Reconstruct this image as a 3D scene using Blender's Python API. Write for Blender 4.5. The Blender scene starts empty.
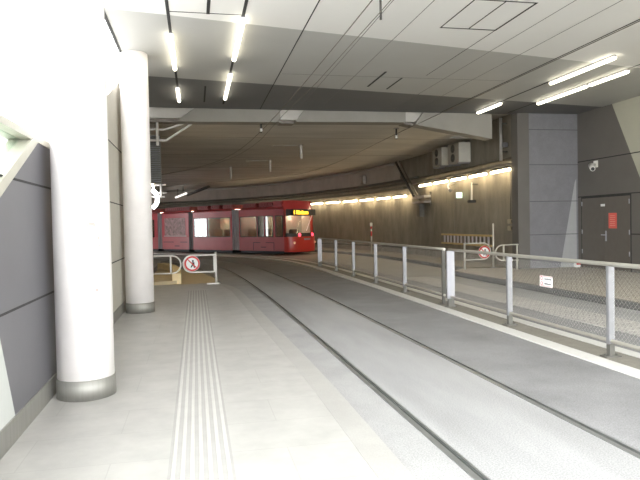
import bpy, bmesh, math, random
from mathutils import Vector, Matrix
random.seed(7)
scene = bpy.context.scene
COL = scene.collection
PI = math.pi

# ------------------------------------------------------------------ materials
def _nodes(name):
    m = bpy.data.materials.new(name); m.use_nodes = True
    nt = m.node_tree; b = nt.nodes['Principled BSDF']
    return m, nt, b

def mat(name, col, rough=0.6, metal=0.0, var=0.10, scale=6.0, bump=0.0, stretch=(1, 1, 1), fine=0.0, spec=0.5):
    """plain surface with soft procedural colour variation in world space"""
    m, nt, b = _nodes(name)
    N, L = nt.nodes, nt.links
    geo = N.new('ShaderNodeNewGeometry')
    mp = N.new('ShaderNodeMapping'); mp.inputs['Scale'].default_value = stretch
    L.new(geo.outputs['Position'], mp.inputs['Vector'])
    nz = N.new('ShaderNodeTexNoise'); nz.inputs['Scale'].default_value = scale
    nz.inputs['Detail'].default_value = 6; nz.inputs['Roughness'].default_value = 0.6
    L.new(mp.outputs[0], nz.inputs['Vector'])
    r = N.new('ShaderNodeValToRGB')
    r.color_ramp.elements[0].position = 0.3; r.color_ramp.elements[1].position = 0.7
    lo = [max(0, c * (1 - var)) for c in col]; hi = [min(1, c * (1 + var)) for c in col]
    r.color_ramp.elements[0].color = (*lo, 1); r.color_ramp.elements[1].color = (*hi, 1)
    L.new(nz.outputs['Fac'], r.inputs['Fac'])
    out = r.outputs['Color']
    if fine > 0:
        n2 = N.new('ShaderNodeTexNoise'); n2.inputs['Scale'].default_value = 90; n2.inputs['Detail'].default_value = 3
        L.new(geo.outputs['Position'], n2.inputs['Vector'])
        mx = N.new('ShaderNodeMix'); mx.data_type = 'RGBA'; mx.blend_type = 'OVERLAY'
        mx.inputs['Factor'].default_value = fine
        L.new(out, mx.inputs['A']); L.new(n2.outputs['Fac'], mx.inputs['B'])
        out = mx.outputs['Result']
    L.new(out, b.inputs['Base Color'])
    b.inputs['Roughness'].default_value = rough; b.inputs['Metallic'].default_value = metal
    b.inputs['Specular IOR Level'].default_value = spec
    if bump > 0:
        bp = N.new('ShaderNodeBump'); bp.inputs['Strength'].default_value = bump; bp.inputs['Distance'].default_value = 0.02
        L.new(nz.outputs['Fac'], bp.inputs['Height']); L.new(bp.outputs[0], b.inputs['Normal'])
    return m

def mat_tiles(name, col, mortar, bw, bh, msize, rough=0.5, var=0.06, offset=0.5, bump=0.2, rot=0.0, axis='XY'):
    m, nt, b = _nodes(name); N, L = nt.nodes, nt.links
    geo = N.new('ShaderNodeNewGeometry'); mp = N.new('ShaderNodeMapping')
    if axis == 'YZ':
        mp.inputs['Rotation'].default_value = (0, 0, 0)
        sx = N.new('ShaderNodeSeparateXYZ'); cx = N.new('ShaderNodeCombineXYZ')
        L.new(geo.outputs['Position'], sx.inputs[0]); L.new(sx.outputs['Y'], cx.inputs['X']); L.new(sx.outputs['Z'], cx.inputs['Y'])
        L.new(cx.outputs[0], mp.inputs['Vector'])
    else:
        mp.inputs['Rotation'].default_value = (0, 0, rot)
        L.new(geo.outputs['Position'], mp.inputs['Vector'])
    br = N.new('ShaderNodeTexBrick')
    br.inputs['Color1'].default_value = (*[c * (1 - var) for c in col], 1)
    br.inputs['Color2'].default_value = (*[min(1, c * (1 + var)) for c in col], 1)
    br.inputs['Mortar'].default_value = (*mortar, 1)
    br.inputs['Scale'].default_value = 1.0; br.inputs['Mortar Size'].default_value = msize
    br.inputs['Brick Width'].default_value = bw; br.inputs['Row Height'].default_value = bh
    br.offset = offset
    L.new(mp.outputs[0], br.inputs['Vector'])
    nz = N.new('ShaderNodeTexNoise'); nz.inputs['Scale'].default_value = 3.0; nz.inputs['Detail'].default_value = 8
    nz.inputs['Roughness'].default_value = 0.65
    L.new(geo.outputs['Position'], nz.inputs['Vector'])
    mx = N.new('ShaderNodeMix'); mx.data_type = 'RGBA'; mx.blend_type = 'OVERLAY'; mx.inputs['Factor'].default_value = 0.28
    L.new(br.outputs['Color'], mx.inputs['A']); L.new(nz.outputs['Fac'], mx.inputs['B'])
    L.new(mx.outputs['Result'], b.inputs['Base Color'])
    b.inputs['Roughness'].default_value = rough
    bp = N.new('ShaderNodeBump'); bp.inputs['Strength'].default_value = bump; bp.inputs['Distance'].default_value = 0.01; bp.invert = True
    L.new(br.outputs['Fac'], bp.inputs['Height']); L.new(bp.outputs[0], b.inputs['Normal'])
    return m

def mat_emit(name, col, strength, rough=0.4):
    m, nt, b = _nodes(name); N, L = nt.nodes, nt.links
    nz = N.new('ShaderNodeTexNoise'); nz.inputs['Scale'].default_value = 4
    r = N.new('ShaderNodeValToRGB')
    r.color_ramp.elements[0].color = (*[c * .97 for c in col], 1); r.color_ramp.elements[1].color = (*col, 1)
    L.new(nz.outputs['Fac'], r.inputs['Fac'])
    L.new(r.outputs['Color'], b.inputs['Emission Color']); b.inputs['Emission Strength'].default_value = strength
    b.inputs['Base Color'].default_value = (*col, 1); b.inputs['Roughness'].default_value = rough
    return m

def mat_glass(name, tint, refl=0.12, rough=0.03, fres=0.8):
    m = bpy.data.materials.new(name); m.use_nodes = True
    nt = m.node_tree; N, L = nt.nodes, nt.links; N.clear()
    o = N.new('ShaderNodeOutputMaterial'); mx = N.new('ShaderNodeMixShader')
    t = N.new('ShaderNodeBsdfTransparent'); t.inputs['Color'].default_value = (*tint, 1)
    g = N.new('ShaderNodeBsdfGlossy'); g.inputs['Roughness'].default_value = rough
    lw = N.new('ShaderNodeLayerWeight'); lw.inputs['Blend'].default_value = 0.35
    nz = N.new('ShaderNodeTexNoise'); nz.inputs['Scale'].default_value = 1.2
    ma = N.new('ShaderNodeMath'); ma.operation = 'MULTIPLY_ADD'; ma.inputs[1].default_value = fres; ma.inputs[2].default_value = refl
    bp = N.new('ShaderNodeBump'); bp.inputs['Strength'].default_value = 0.02
    L.new(nz.outputs['Fac'], bp.inputs['Height']); L.new(bp.outputs[0], g.inputs['Normal'])
    L.new(lw.outputs['Fresnel'], ma.inputs[0]); L.new(ma.outputs[0], mx.inputs['Fac'])
    L.new(t.outputs[0], mx.inputs[1]); L.new(g.outputs[0], mx.inputs[2]); L.new(mx.outputs[0], o.inputs['Surface'])
    return m

M = {}
M['platform'] = mat_tiles('granite_paving', (.345, .336, .318), (.30, .292, .275), 1.2, .6, .004, rough=.42, var=.02, bump=.05)
M['platform_kerb'] = mat('kerb_granite', (.315, .306, .29), .5, var=.06, scale=3, fine=.2)
M['tactile_base'] = mat('tactile_slab', (.31, .302, .287), .6, var=.05)
M['tactile_rib'] = mat('tactile_rib_white', (.42, .41, .39), .5, var=.05)
M['asphalt'] = mat('asphalt', (.195, .193, .196), .62, var=.2, scale=1.1, fine=.7, bump=.05)
M['asphalt_warm'] = mat('tunnel_asphalt', (.26, .248, .228), .62, var=.16, scale=1.1, fine=.6, bump=.05)
M['slab'] = mat('track_concrete', (.28, .279, .279), .55, var=.17, scale=.9, fine=.7, stretch=(1.6, .35, 1))
M['asphalt_light'] = mat('worn_asphalt', (.28, .278, .275), .6, var=.14, scale=1.5, fine=.6)
M['cobble'] = mat_tiles('cobble_setts', (.42, .405, .38), (.26, .25, .24), .18, .12, .012, rough=.6, var=.08, rot=.6)
M['sidewalk'] = mat_tiles('sidewalk_setts', (.40, .36, .295), (.17, .15, .13), .22, .14, .01, rough=.6, var=.07, rot=.6)
M['dark_kerb'] = mat('dark_kerb', (.10, .098, .095), .6, var=.1)
M['yellow_kerb'] = mat('sandy_kerb', (.19, .165, .12), .6, var=.1)
M['lamplight_tan'] = mat('lamplight_ramp', (.46,.38,.24), .6, var=.1)  # tan has the warm lamplight on ramp and paving painted in
M['lamplight_tan_pale'] = mat('lamplight_edge', (.85,.70,.42), .55, var=.05)  # paler tan, lamplight along the kerb top put into the colour
M['line'] = mat('road_white', (.58, .57, .545), .5, var=.06, scale=5)
M['strip'] = mat('kerb_strip_concrete', (.20, .187, .16), .7, var=.12, fine=.3)
M['rail'] = mat('rail_steel', (.26, .265, .26), .4, metal=.7, var=.1)
M['groove'] = mat('rail_groove', (.05, .055, .05), .6, var=.2)
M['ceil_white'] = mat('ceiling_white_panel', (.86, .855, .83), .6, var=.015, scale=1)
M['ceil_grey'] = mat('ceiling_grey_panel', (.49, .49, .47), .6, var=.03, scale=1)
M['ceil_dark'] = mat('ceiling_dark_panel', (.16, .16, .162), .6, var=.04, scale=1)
M['joint'] = mat('joint_black', (.035, .035, .035), .8, var=.2)
M['pier_joint'] = mat('pier_joint_grey', (.09,.09,.095), .8, var=.1)
M['joint_soft'] = mat('joint_grey', (.22, .22, .21), .8, var=.1)
M['conc_ceiling'] = mat('tunnel_soffit_concrete', (.53, .51, .475), .75, var=.16, scale=.8, stretch=(.35, 1.4, 1), fine=.2)
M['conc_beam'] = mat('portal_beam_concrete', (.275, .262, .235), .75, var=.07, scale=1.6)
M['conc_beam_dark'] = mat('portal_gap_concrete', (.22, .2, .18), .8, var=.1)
M['conc_upper'] = mat('upper_band_concrete', (.42, .38, .335), .75, var=.12, scale=1.5)
M['conc_wall'] = mat('tunnel_wall_concrete', (.23, .208, .168), .72, var=.22, scale=2.0, stretch=(1.3, 1.3, .5), fine=.3, bump=.1)
M['panel_dark'] = mat('dark_wall_panel', (.135, .125, .112), .55, var=.05, scale=2)
M['panel_blue'] = mat('bluish_grey_panel', (.195, .192, .205), .5, var=.07, scale=4, fine=.25)
M['panel_light'] = mat('pale_wall_panel', (.43, .42, .34), .55, var=.03, scale=2)
M['panel_pier_light'] = mat('pier_light_panel', (.36, .36, .36), .5, var=.04)
M['panel_left'] = mat('slate_wall_panel', (.115, .112, .125), .45, var=.05, scale=2)
M['panel_cream'] = mat('cream_wall_panel', (.47, .45, .39), .5, var=.04)
M['panel_mint'] = mat('mint_wall_panel', (.50, .52, .50), .5, var=.03)
M['door'] = mat('door_brown_grey', (.13, .115, .098), .5, var=.05)
M['column'] = mat('column_fairfaced', (.90, .865, .85), .55, var=.045, scale=2.5, fine=.2)
M['brushed'] = mat('brushed_steel', (.33, .325, .30), .6, metal=.75, var=.07, stretch=(6, 6, .3))
M['coping'] = mat('coping_pale', (.46,.445,.38), .5, var=.06)
M['galv'] = mat('galvanised_steel', (.27, .27, .28), .42, metal=.55, var=.08, scale=12)
M['galv_bright'] = mat('bright_galvanised', (.40, .40, .43), .4, metal=.3, var=.05, scale=12)
M['galv_dark'] = mat('dull_galvanised', (.15, .145, .13), .5, metal=.5, var=.1)
M['handrail'] = mat('handrail_steel', (.47, .45, .40), .35, metal=.6, var=.06)
M['wire'] = mat('mesh_wire', (.72, .70, .65), .4, metal=.2, var=.05)
M['tube_paint'] = mat('barrier_white', (.72, .71, .68), .4, var=.04)
M['tube_warm'] = mat('barrier_steel', (.55, .53, .47), .4, metal=.3, var=.05)
M['white'] = mat('sign_white', (.85, .85, .84), .4, var=.02)
M['red'] = mat('sign_red', (.62, .05, .05), .4, var=.05)
M['notice'] = mat('notice_red', (.72, .13, .10), .45, var=.04)
M['notice_line'] = mat('notice_print', (.80, .42, .34), .5, var=.05)
M['black'] = mat('matt_black', (.025, .025, .028), .5, var=.2)
M['ink'] = mat('print_grey', (.16, .16, .17), .5, var=.2)
M['pencil'] = mat('pencil_mark', (.42, .36, .33), .6, var=.2)
M['ladder_rail'] = mat('ladder_yellow_rail', (.60, .45, .20), .5, var=.08)
M['ladder_rung'] = mat('ladder_rung', (.60, .58, .58), .35, metal=.4, var=.05)
M['cable'] = mat('cable_dark', (.055, .05, .045), .6, var=.2)
M['tray'] = mat('cable_tray', (.16, .145, .12), .5, metal=.3, var=.1)
M['pipe'] = mat('pipe_silver', (.48, .46, .44), .4, metal=.4, var=.08)
M['pipe_white'] = mat('pipe_white', (.62, .60, .57), .45, var=.05)
M['ac_face'] = mat('ac_cream', (.62, .60, .53), .5, var=.04)
M['ac_side'] = mat('ac_casing', (.34, .32, .27), .5, var=.05)
M['box_grey'] = mat('box_grey', (.36, .35, .33), .5, var=.05)
M['box_tan'] = mat('box_tan', (.40, .34, .24), .5, var=.05)
M['tram_red'] = mat('tram_red', (.52, .06, .07), .3, var=.05, scale=2)
M['tram_pink'] = mat('tram_red_lower', (.52, .125, .135), .32, var=.05, scale=2)
M['tram_front'] = mat('tram_front_red', (.58, .05, .035), .28, var=.04, scale=2)
M['tram_roof'] = mat('tram_roof_red', (.26, .035, .035), .5, var=.1)
M['tram_grey'] = mat('tram_grey', (.34, .30, .31), .5, var=.08)
M['tram_band'] = mat('tram_window_band', (.05, .045, .045), .25, var=.1)
M['bellows'] = mat('bellows_grey', (.17, .15, .155), .7, var=.1)
M['wrap'] = mat('tram_wrap_pale', (.36, .20, .19), .4, var=.6, scale=5)
M['wrap_line'] = mat('tram_wrap_band', (.48, .32, .29), .4, var=.15, scale=9)
M['tram_in'] = mat('tram_interior', (.55, .52, .45), .6, var=.05)
M['seat'] = mat('tram_seat', (.20, .13, .10), .7, var=.1)
M['glass'] = mat_glass('tram_glass', (.62, .66, .64), .14)
M['glass_dark'] = mat_glass('tram_glass_dark', (.5, .54, .52), .10, fres=.25)
M['glass_front'] = mat_glass('tram_windscreen', (.6, .63, .62), .06, fres=.15)
M['glass_clear'] = mat_glass('clear_glass', (.86, .93, .89), .02, fres=.06)
M['tram_lamp'] = mat_emit('tram_ceiling_light', (1, .86, .62), 12)
M['amber'] = mat_emit('display_amber', (1, .45, .015), 1.5)
M['red_lamp'] = mat_emit('red_lamp', (1, .05, .08), .6)
M['head_lamp'] = mat_emit('front_lamp', (1, .6, .4), .03)
M['tube'] = mat_emit('fluorescent_tube', (1, .93, .74), 1.5)
M['wall_tube'] = mat_emit('wall_fluorescent', (1, .80, .50), 5.5)
M['wall_tube_far'] = mat_emit('wall_fluorescent_curve', (1, .80, .50), 5.5)
M['ring_lamp'] = mat_emit('ring_lamp_white', (1, 1, 1), 2)
M['soffit_tube'] = mat_emit('soffit_tube', (1, .95, .9), .25)
M['exit'] = mat_emit('exit_sign_lit', (.62, 1, .72), .32)
M['camera_white'] = mat('camera_white', (.75, .74, .70), .4, var=.03)
M['facade'] = mat('pale_facade', (.85, .86, .86), .7, var=.02, scale=.5)
M['facade_win'] = mat('facade_window', (.115, .125, .13), .6, var=.1)
M['pavement'] = mat('outside_pavement', (.52, .51, .49), .7, var=.06, scale=1)

# ------------------------------------------------------------------ mesh builder
class MB:
    def __init__(s): s.bm = bmesh.new(); s.mats = []
    def slot(s, m):
        if m not in s.mats: s.mats.append(m)
        return s.mats.index(m)
    def face(s, pts, mi=0):
        vs = [s.bm.verts.new(p) for p in pts]
        f = s.bm.faces.new(vs); f.material_index = mi; return f
    def box(s, x0, x1, y0, y1, z0, z1, mi=0):
        v = [s.bm.verts.new(p) for p in ((x0,y0,z0),(x1,y0,z0),(x1,y1,z0),(x0,y1,z0),(x0,y0,z1),(x1,y0,z1),(x1,y1,z1),(x0,y1,z1))]
        for q in ((0,3,2,1),(4,5,6,7),(0,1,5,4),(1,2,6,5),(2,3,7,6),(3,0,4,7)):
            f = s.bm.faces.new([v[i] for i in q]); f.material_index = mi
        return s
    def bbox(s, x0, x1, y0, y1, z0, z1, bev=.01, mi=0):
        t = bmesh.new()
        bmesh.ops.create_cube(t, size=1)
        bmesh.ops.scale(t, vec=(x1-x0, y1-y0, z1-z0), verts=t.verts)
        bmesh.ops.translate(t, vec=((x0+x1)/2, (y0+y1)/2, (z0+z1)/2), verts=t.verts)
        bmesh.ops.bevel(t, geom=list(t.edges), offset=bev, segments=2, affect='EDGES')
        s._join(t, mi); return s
    def _join(s, t, mi=0):
        mp = {v: s.bm.verts.new(v.co) for v in t.verts}
        for f in t.faces:
            try:
                n = s.bm.faces.new([mp[v] for v in f.verts]); n.material_index = mi; n.smooth = f.smooth
            except ValueError: pass
        t.free()
    def prism(s, poly, d, mi=0):
        """closed polygon (3D points, planar) extruded by vector d"""
        d = Vector(d); a = [s.bm.verts.new(p) for p in poly]; b = [s.bm.verts.new(Vector(p) + d) for p in poly]
        n = len(poly)
        fs = [s.bm.faces.new(a[::-1]), s.bm.faces.new(b)]
        for i in range(n): fs.append(s.bm.faces.new((a[i], a[(i+1) % n], b[(i+1) % n], b[i])))
        for f in fs: f.material_index = mi
        return s
    def tube(s, pts, r, n=10, closed=False, mi=0, smooth=True, cap=True):
        pts = [Vector(p) for p in pts]; rings = []; N = len(pts); up = None
        for i, p in enumerate(pts):
            if closed: t = (pts[(i+1) % N] - pts[i-1])
            else: t = pts[min(i+1, N-1)] - pts[max(i-1, 0)]
            t.normalize()
            if up is None:
                up = Vector((0,0,1)) if abs(t.z) < .9 else Vector((1,0,0))
            a = t.cross(up)
            if a.length < 1e-4: a = t.orthogonal()
            a.normalize(); b = a.cross(t).normalized(); up = b
            rings.append([s.bm.verts.new(p + a*r*math.cos(2*PI*k/n) + b*r*math.sin(2*PI*k/n)) for k in range(n)])
        for i in range(N if closed else N-1):
            A, B = rings[i], rings[(i+1) % N]
            for k in range(n):
                f = s.bm.faces.new((A[k], A[(k+1) % n], B[(k+1) % n], B[k])); f.smooth = smooth; f.material_index = mi
        if cap and not closed:
            for f in (s.bm.faces.new(rings[0][::-1]), s.bm.faces.new(rings[-1])): f.material_index = mi
        return s
    def lathe(s, prof, c=(0,0), n=48, mi=0, smooth=True):
        rings = [[s.bm.verts.new((c[0]+r*math.cos(2*PI*k/n), c[1]+r*math.sin(2*PI*k/n), z)) for k in range(n)] for r, z in prof]
        for A, B in zip(rings, rings[1:]):
            for k in range(n):
                f = s.bm.faces.new((A[k], A[(k+1) % n], B[(k+1) % n], B[k])); f.smooth = smooth; f.material_index = mi
        for f in (s.bm.faces.new(rings[0][::-1]), s.bm.faces.new(rings[-1])): f.material_index = mi
        return s
    def disc(s, c, nrm, r, d, n=28, r0=0.0, mi=0):
        """disc or ring of thickness d along nrm"""
        nrm = Vector(nrm).normalized(); a = nrm.orthogonal().normalized(); b = nrm.cross(a); c = Vector(c)
        P = lambda rr, k, o: c + nrm*o + (a*math.cos(2*PI*k/n) + b*math.sin(2*PI*k/n))*rr
        if r0 <= 0:
            s.prism([P(r, k, 0) for k in range(n)], nrm*d, mi)
        else:
            R = [[s.bm.verts.new(P(rr, k, o)) for k in range(n)] for rr, o in ((r,0),(r,d),(r0,d),(r0,0))]
            for i in range(4):
                A, B = R[i], R[(i+1) % 4]
                for k in range(n):
                    f = s.bm.faces.new((A[k], A[(k+1) % n], B[(k+1) % n], B[k])); f.material_index = mi
        return s
    def sweep(s, plan, prof, mi=0, smooth=False, closed_prof=True):
        """plan: list of (x,y); prof: list of (offset to the right, z)"""
        rings = []; N = len(plan)
        for i, p in enumerate(plan):
            a = Vector(plan[max(i-1, 0)]); b = Vector(plan[min(i+1, N-1)]); t = (b-a).normalized()
            r = Vector((t.y, -t.x))
            rings.append([s.bm.verts.new((p[0]+r.x*o, p[1]+r.y*o, z)) for o, z in prof])
        m = len(prof)
        for A, B in zip(rings, rings[1:]):
            for k in range(m if closed_prof else m-1):
                f = s.bm.faces.new((A[k], A[(k+1) % m], B[(k+1) % m], B[k])); f.material_index = mi; f.smooth = smooth
        if closed_prof and m > 2:
            s.bm.faces.new(rings[0]).material_index = mi; s.bm.faces.new(rings[-1][::-1]).material_index = mi
        return s
    def build(s, name, m, parent=None, bevel=0):
        bmesh.ops.recalc_face_normals(s.bm, faces=list(s.bm.faces))
        me = bpy.data.meshes.new(name)
        if parent is not None and parent.get('_world'):
            bmesh.ops.translate(s.bm, vec=-Vector(parent['_origin']), verts=s.bm.verts)
        s.bm.to_mesh(me); s.bm.free()
        for x in (m if isinstance(m, (list, tuple)) else [m]): me.materials.append(M[x] if isinstance(x, str) else x)
        o = bpy.data.objects.new(name, me); COL.objects.link(o)
        if parent is not None:
            o.parent = parent
            if parent.get('_world'): o['_world'] = 1; o['_origin'] = (0.0, 0.0, 0.0) if False else parent['_origin']; 
        return o

def thing(name, label, cat, loc, group=None, rotz=0.0, world=True):
    """an Empty at the thing's base that parents its parts (parts are built in world coordinates)"""
    o = bpy.data.objects.new(name, None); COL.objects.link(o)
    o.empty_display_size = .2; o.location = loc; o.rotation_euler = (0, 0, rotz)
    o['label'] = label; o['category'] = cat; o['kind'] = 'thing'
    if group: o['group'] = group
    if world and rotz == 0: o['_world'] = 1; o['_origin'] = tuple(float(c) for c in loc)
    return o
def tag(o, label, cat, group=None):
    o['label'] = label; o['category'] = cat; o['kind'] = 'thing'
    if group: o['group'] = group
    return o
def struct(o):
    o['kind'] = 'structure'; return o
def copy_thing(root, loc, label):
    r = root.copy(); COL.objects.link(r); r.location = loc; r['label'] = label
    for ch in root.children:
        c = ch.copy(); COL.objects.link(c); c.parent = r
        for g in ch.children:
            d = g.copy(); COL.objects.link(d); d.parent = c
    return r

def catmull(pts, n=8):
    P = [Vector(p) for p in pts]; P = [2*P[0]-P[1]] + P + [2*P[-1]-P[-2]]; out = []
    for i in range(1, len(P)-2):
        p0, p1, p2, p3 = P[i-1:i+3]
        for k in range(n):
            t = k/n
            out.append(.5*((2*p1) + (p2-p0)*t + (2*p0-5*p1+4*p2-p3)*t*t + (3*p1-p0-3*p2+p3)*t**3))
    out.append(P[-2]); return [tuple(p) for p in out]
def offset(plan, d):
    out = []
    for i, p in enumerate(plan):
        t = (Vector(plan[min(i+1, len(plan)-1)]) - Vector(plan[max(i-1, 0)])).normalized()
        out.append((p[0]+t.y*d, p[1]-t.x*d))
    return out

# ------------------------------------------------------------------ plan curves
TR1 = catmull([(2.34,-9),(2.33,0),(2.27,6),(2.22,10),(2.14,14),(1.98,18),(1.70,22),(1.17,25.6),(.35,28.6),(-.75,31.2),(-2.2,33.7),(-4.6,37),(-7.5,40.5),(-11,44.5)])
WL = catmull([(4.38,-9),(4.38,6),(4.38,19.5),(4.15,24.6),(3.76,27.3),(3.1,29.6),(1.75,32.6),(.1,35.1),(-2.2,38.2),(-5,41.8),(-9,46.8)])
TR2 = catmull([(6.3,-9),(6.3,10),(6.3,18),(6.4,24),(6.35,28),(6.05,31),(5.45,33.45),(3.2,36.3),(.4,39.85),(-1.7,42.5),(-4.1,45.5),(-8,50.4)])
WALL = catmull([(9.88,16.66),(9.95,22),(9.8,27.8),(9.1,32.5),(8.1,35.9),(6.85,39.7),(4.95,43.4),(2.65,46.5),(.4,48.8),(-2.4,51.2),(-6.5,54),(-13,58)])
CEIL = 4.85; TC = 4.6; PY = 16.9; CY = 0.3; RX = 11.65; LX = -1.37

# ------------------------------------------------------------------ ground
struct(MB().box(-40, 30, -14, 75, -.30, -.03).build('ground', 'asphalt_warm'))
b = MB(); b.sweep(TR1, [(.645, -.029), (.645, -.002), (2.2, -.002), (2.2, -.029)]); struct(b.build('roadway', 'asphalt'))
b = MB(); b.sweep(TR1, [(-1.35, -.028), (-1.35, -.001), (-.65, -.001), (-.65, -.028)]); struct(b.build('track_shoulder', 'asphalt_light'))
b = MB(); b.sweep(TR1, [(-.555, -.028), (-.555, 0), (.55, 0), (.55, -.028)]); struct(b.build('track_slab', 'slab'))
b = MB(); b.sweep(WL, [(.72, -.028), (.72, -.003), (1.45, -.003), (1.45, -.028)]); struct(b.build('roadway', 'asphalt'))
b = MB(); b.box(5.86, 6.62, -9, 16.6, -.028, .002); struct(b.build('sett_strip', 'cobble'))
b = MB(); b.box(6.62, 7.44, -9, 16.6, -.028, .0); struct(b.build('gutter_strip', 'asphalt_light'))
b = MB(); b.box(-40, 30, -40, -9, -.28, -.01); b.box(-40, LX-.3, -9, 75, -.28, -.02); struct(b.build('pavement', 'pavement'))

# rails
def rail(plan, d, label):
    t = thing('tram_rail', label, 'rail', (plan[0][0]+d, plan[0][1], 0))
    p = offset(plan, d)
    MB().sweep(p, [(-.05,-.029),(-.05,.004),(-.005,.004),(-.005,-.029)]).build('rail_head', 'rail', t)
    MB().sweep(p, [(-.005,-.029),(-.005,-.014),(.03,-.014),(.03,-.029)]).build('rail_groove', 'groove', t)
    MB().sweep(p, [(.03,-.029),(.03,.002),(.045,.002),(.045,-.029)]).build('rail_lip', 'rail', t)
rail(TR1, -.6, 'steel tram rail in the lane beside the platform, closest to the platform edge')
rail(TR1, .6, 'steel tram rail in the platform lane, closest to the white kerb of the railing')

# platform with rounded far end
edge = catmull([(1.07,-6),(1.07,4),(1.05,6.5),(.98,9),(.90,12),(.82,14.6),(.68,15.9),(.45,16.6),(0,16.95)], 6)
poly = [(x, y, -.03) for x, y in edge] + [(LX-.05,17.0,-.03),(LX-.05,-6,-.03)]
struct(MB().prism(poly, (0,0,.05)).build('floor', 'platform'))
MB_k = MB().sweep(edge, [(0,-.03),(0,.022),(.22,.018),(.24,-.03)]); struct(MB_k.build('trim_1', 'platform_kerb'))
b = MB().box(-.215,.21,-5,15.2,.0,.0215); struct(b.build('tactile_strip', 'tactile_base'))
b = MB()
for k in range(7):
    x = -.18 + k*.0595; b.prism([(x-.014,-5,.021),(x+.014,-5,.021),(x+.009,-5,.026),(x-.009,-5,.026)], (0,20.2,0))
rb = b.build('tactile_rib', 'tactile_rib'); struct(rb); rb.name = 'tactile_paving'

# kerb strip carrying the railing
struct(MB().sweep(WL, [(.0,-.029),(.0,.006),(.72,.006),(.72,-.029)]).build('kerb_strip', 'strip'))
struct(MB().sweep(WL, [(-.09,-.029),(-.09,.012),(.13,.014),(.13,-.029)]).build('trim_2', 'line'))
struct(MB().sweep(WL, [(.52,-.029),(.52,.014),(.70,.012),(.70,-.029)]).build('trim_3', 'line'))

# sidewalk on the right and the walkway in the tunnel
struct(MB().prism([(7.55,-9,-.03),(RX+.05,-9,-.03),(RX+.05,16.7,-.03),(8.2,17.6,-.03),(7.6,16.9,-.03)], (0,0,.15)).build('sidewalk', 'sidewalk'))
struct(MB().prism([(7.42,-9,-.03),(7.55,-9,-.03),(7.6,16.9,-.03),(8.2,17.6,-.03),(8.13,17.72,-.03),(7.47,16.95,-.03)], (0,0,.152)).build('dark_kerb', 'dark_kerb'))
wk = WALL[2:]
struct(MB().sweep(wk, [(-1.35,-.03),(-1.35,.10),(0,.12),(0,-.03)]).build('walkway', 'yellow_kerb'))
struct(MB().sweep(wk, [(-1.45,-.03),(-1.45,.10),(-1.35,.102),(-1.35,-.03)]).build('walkway_kerb', 'dark_kerb'))

# ------------------------------------------------------------------ shell: ceiling
bl = lambda x: 9.36 + (x+1.27)*.19
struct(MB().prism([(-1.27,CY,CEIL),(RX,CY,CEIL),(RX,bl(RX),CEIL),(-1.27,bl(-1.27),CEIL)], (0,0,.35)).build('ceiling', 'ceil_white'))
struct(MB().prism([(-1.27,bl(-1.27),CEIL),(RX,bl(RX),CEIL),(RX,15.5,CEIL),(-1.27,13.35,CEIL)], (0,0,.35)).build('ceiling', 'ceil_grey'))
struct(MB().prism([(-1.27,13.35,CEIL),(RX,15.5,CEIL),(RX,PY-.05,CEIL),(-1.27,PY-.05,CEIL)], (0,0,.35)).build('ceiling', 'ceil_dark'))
b = MB()
J = CEIL-.004
for x in (-.33, .80): b.box(x-.024, x+.024, CY, 16.2, J, CEIL+.01)
b.box(1.83,1.85,CY,PY-.1,J,CEIL+.01); b.box(5.07,5.10,8.2,9.5,J,CEIL+.01); b.box(5.08,5.09,9.5,12.6,J,CEIL+.01); b.box(7.18,7.21,CY,PY-.1,J,CEIL+.01)
b.box(8.20,8.25,12.3,16.6,J,CEIL+.01); b.box(9.275,9.305,CY,16.6,J,CEIL+.01)
b.box(4.08,4.10,CY,9.5,J,CEIL+.01); b.box(4.06,4.11,12.4,13.8,J,CEIL+.01); b.box(4.60,4.64,12.9,14.0,J,CEIL+.01)
b.box(4.09,5.09,9.47,9.50,J,CEIL+.01); b.box(4.09,5.09,8.20,8.23,J,CEIL+.01); b.box(4.58,4.60,8.2,9.5,J,CEIL+.01)
b.box(.24,.29,CY,9.4,J,CEIL+.01); b.box(-.33,.8,9.36,9.38,J,CEIL+.01)
b.box(.28,.32,14.2,16.0,J,CEIL+.01)
b.box(-1.30,-1.25,CY,PY-.1,J-.01,CEIL+.3)
struct(b.build('ceiling_joints', 'joint'))
b = MB()
for y in (6.2, 12.85): b.box(1.9,7.1,y,y+.014,J+.001,CEIL+.01)
for x in (2.9, 3.5, 5.6, 6.3): b.box(x,x+.012,CY,PY-.1,J+.001,CEIL+.01)
struct(b.build('ceiling_joints', 'joint_soft'))

# portal beams and tunnel soffit
def wpoly(z):  # soffit outline
    left = [(LX-.6,17),(LX-.6,22),(-2.9,28),(-5.4,33),(-9,38),(-16,46),(-16,60)]
    return [(8.95,17,z),(8.95,20.2,z),(10.0,20.2,z)]+[(x,y,z) for x,y in offset(WALL, .1) if y > 20.2] + [(x,y,z) for x,y in reversed(left)]
struct(MB().prism(wpoly(TC), (0,0,.4)).build('tunnel_ceiling', 'conc_ceiling'))
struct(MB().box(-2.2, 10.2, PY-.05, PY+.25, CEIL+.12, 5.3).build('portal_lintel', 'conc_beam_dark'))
struct(MB().box(8.6,10.4,PY-.05,20.6,5.0,5.3).build('portal_light_block','conc_ceiling'))  # added slab over the soffit notch, keeps sky light out
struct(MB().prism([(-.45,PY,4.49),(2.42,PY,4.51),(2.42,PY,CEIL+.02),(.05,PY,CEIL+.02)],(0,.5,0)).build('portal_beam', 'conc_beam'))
struct(MB().box(-2.0,.1,PY+.3,PY+.6,4.52,CEIL+.1).build('portal_beam','conc_beam_dark'))
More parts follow.
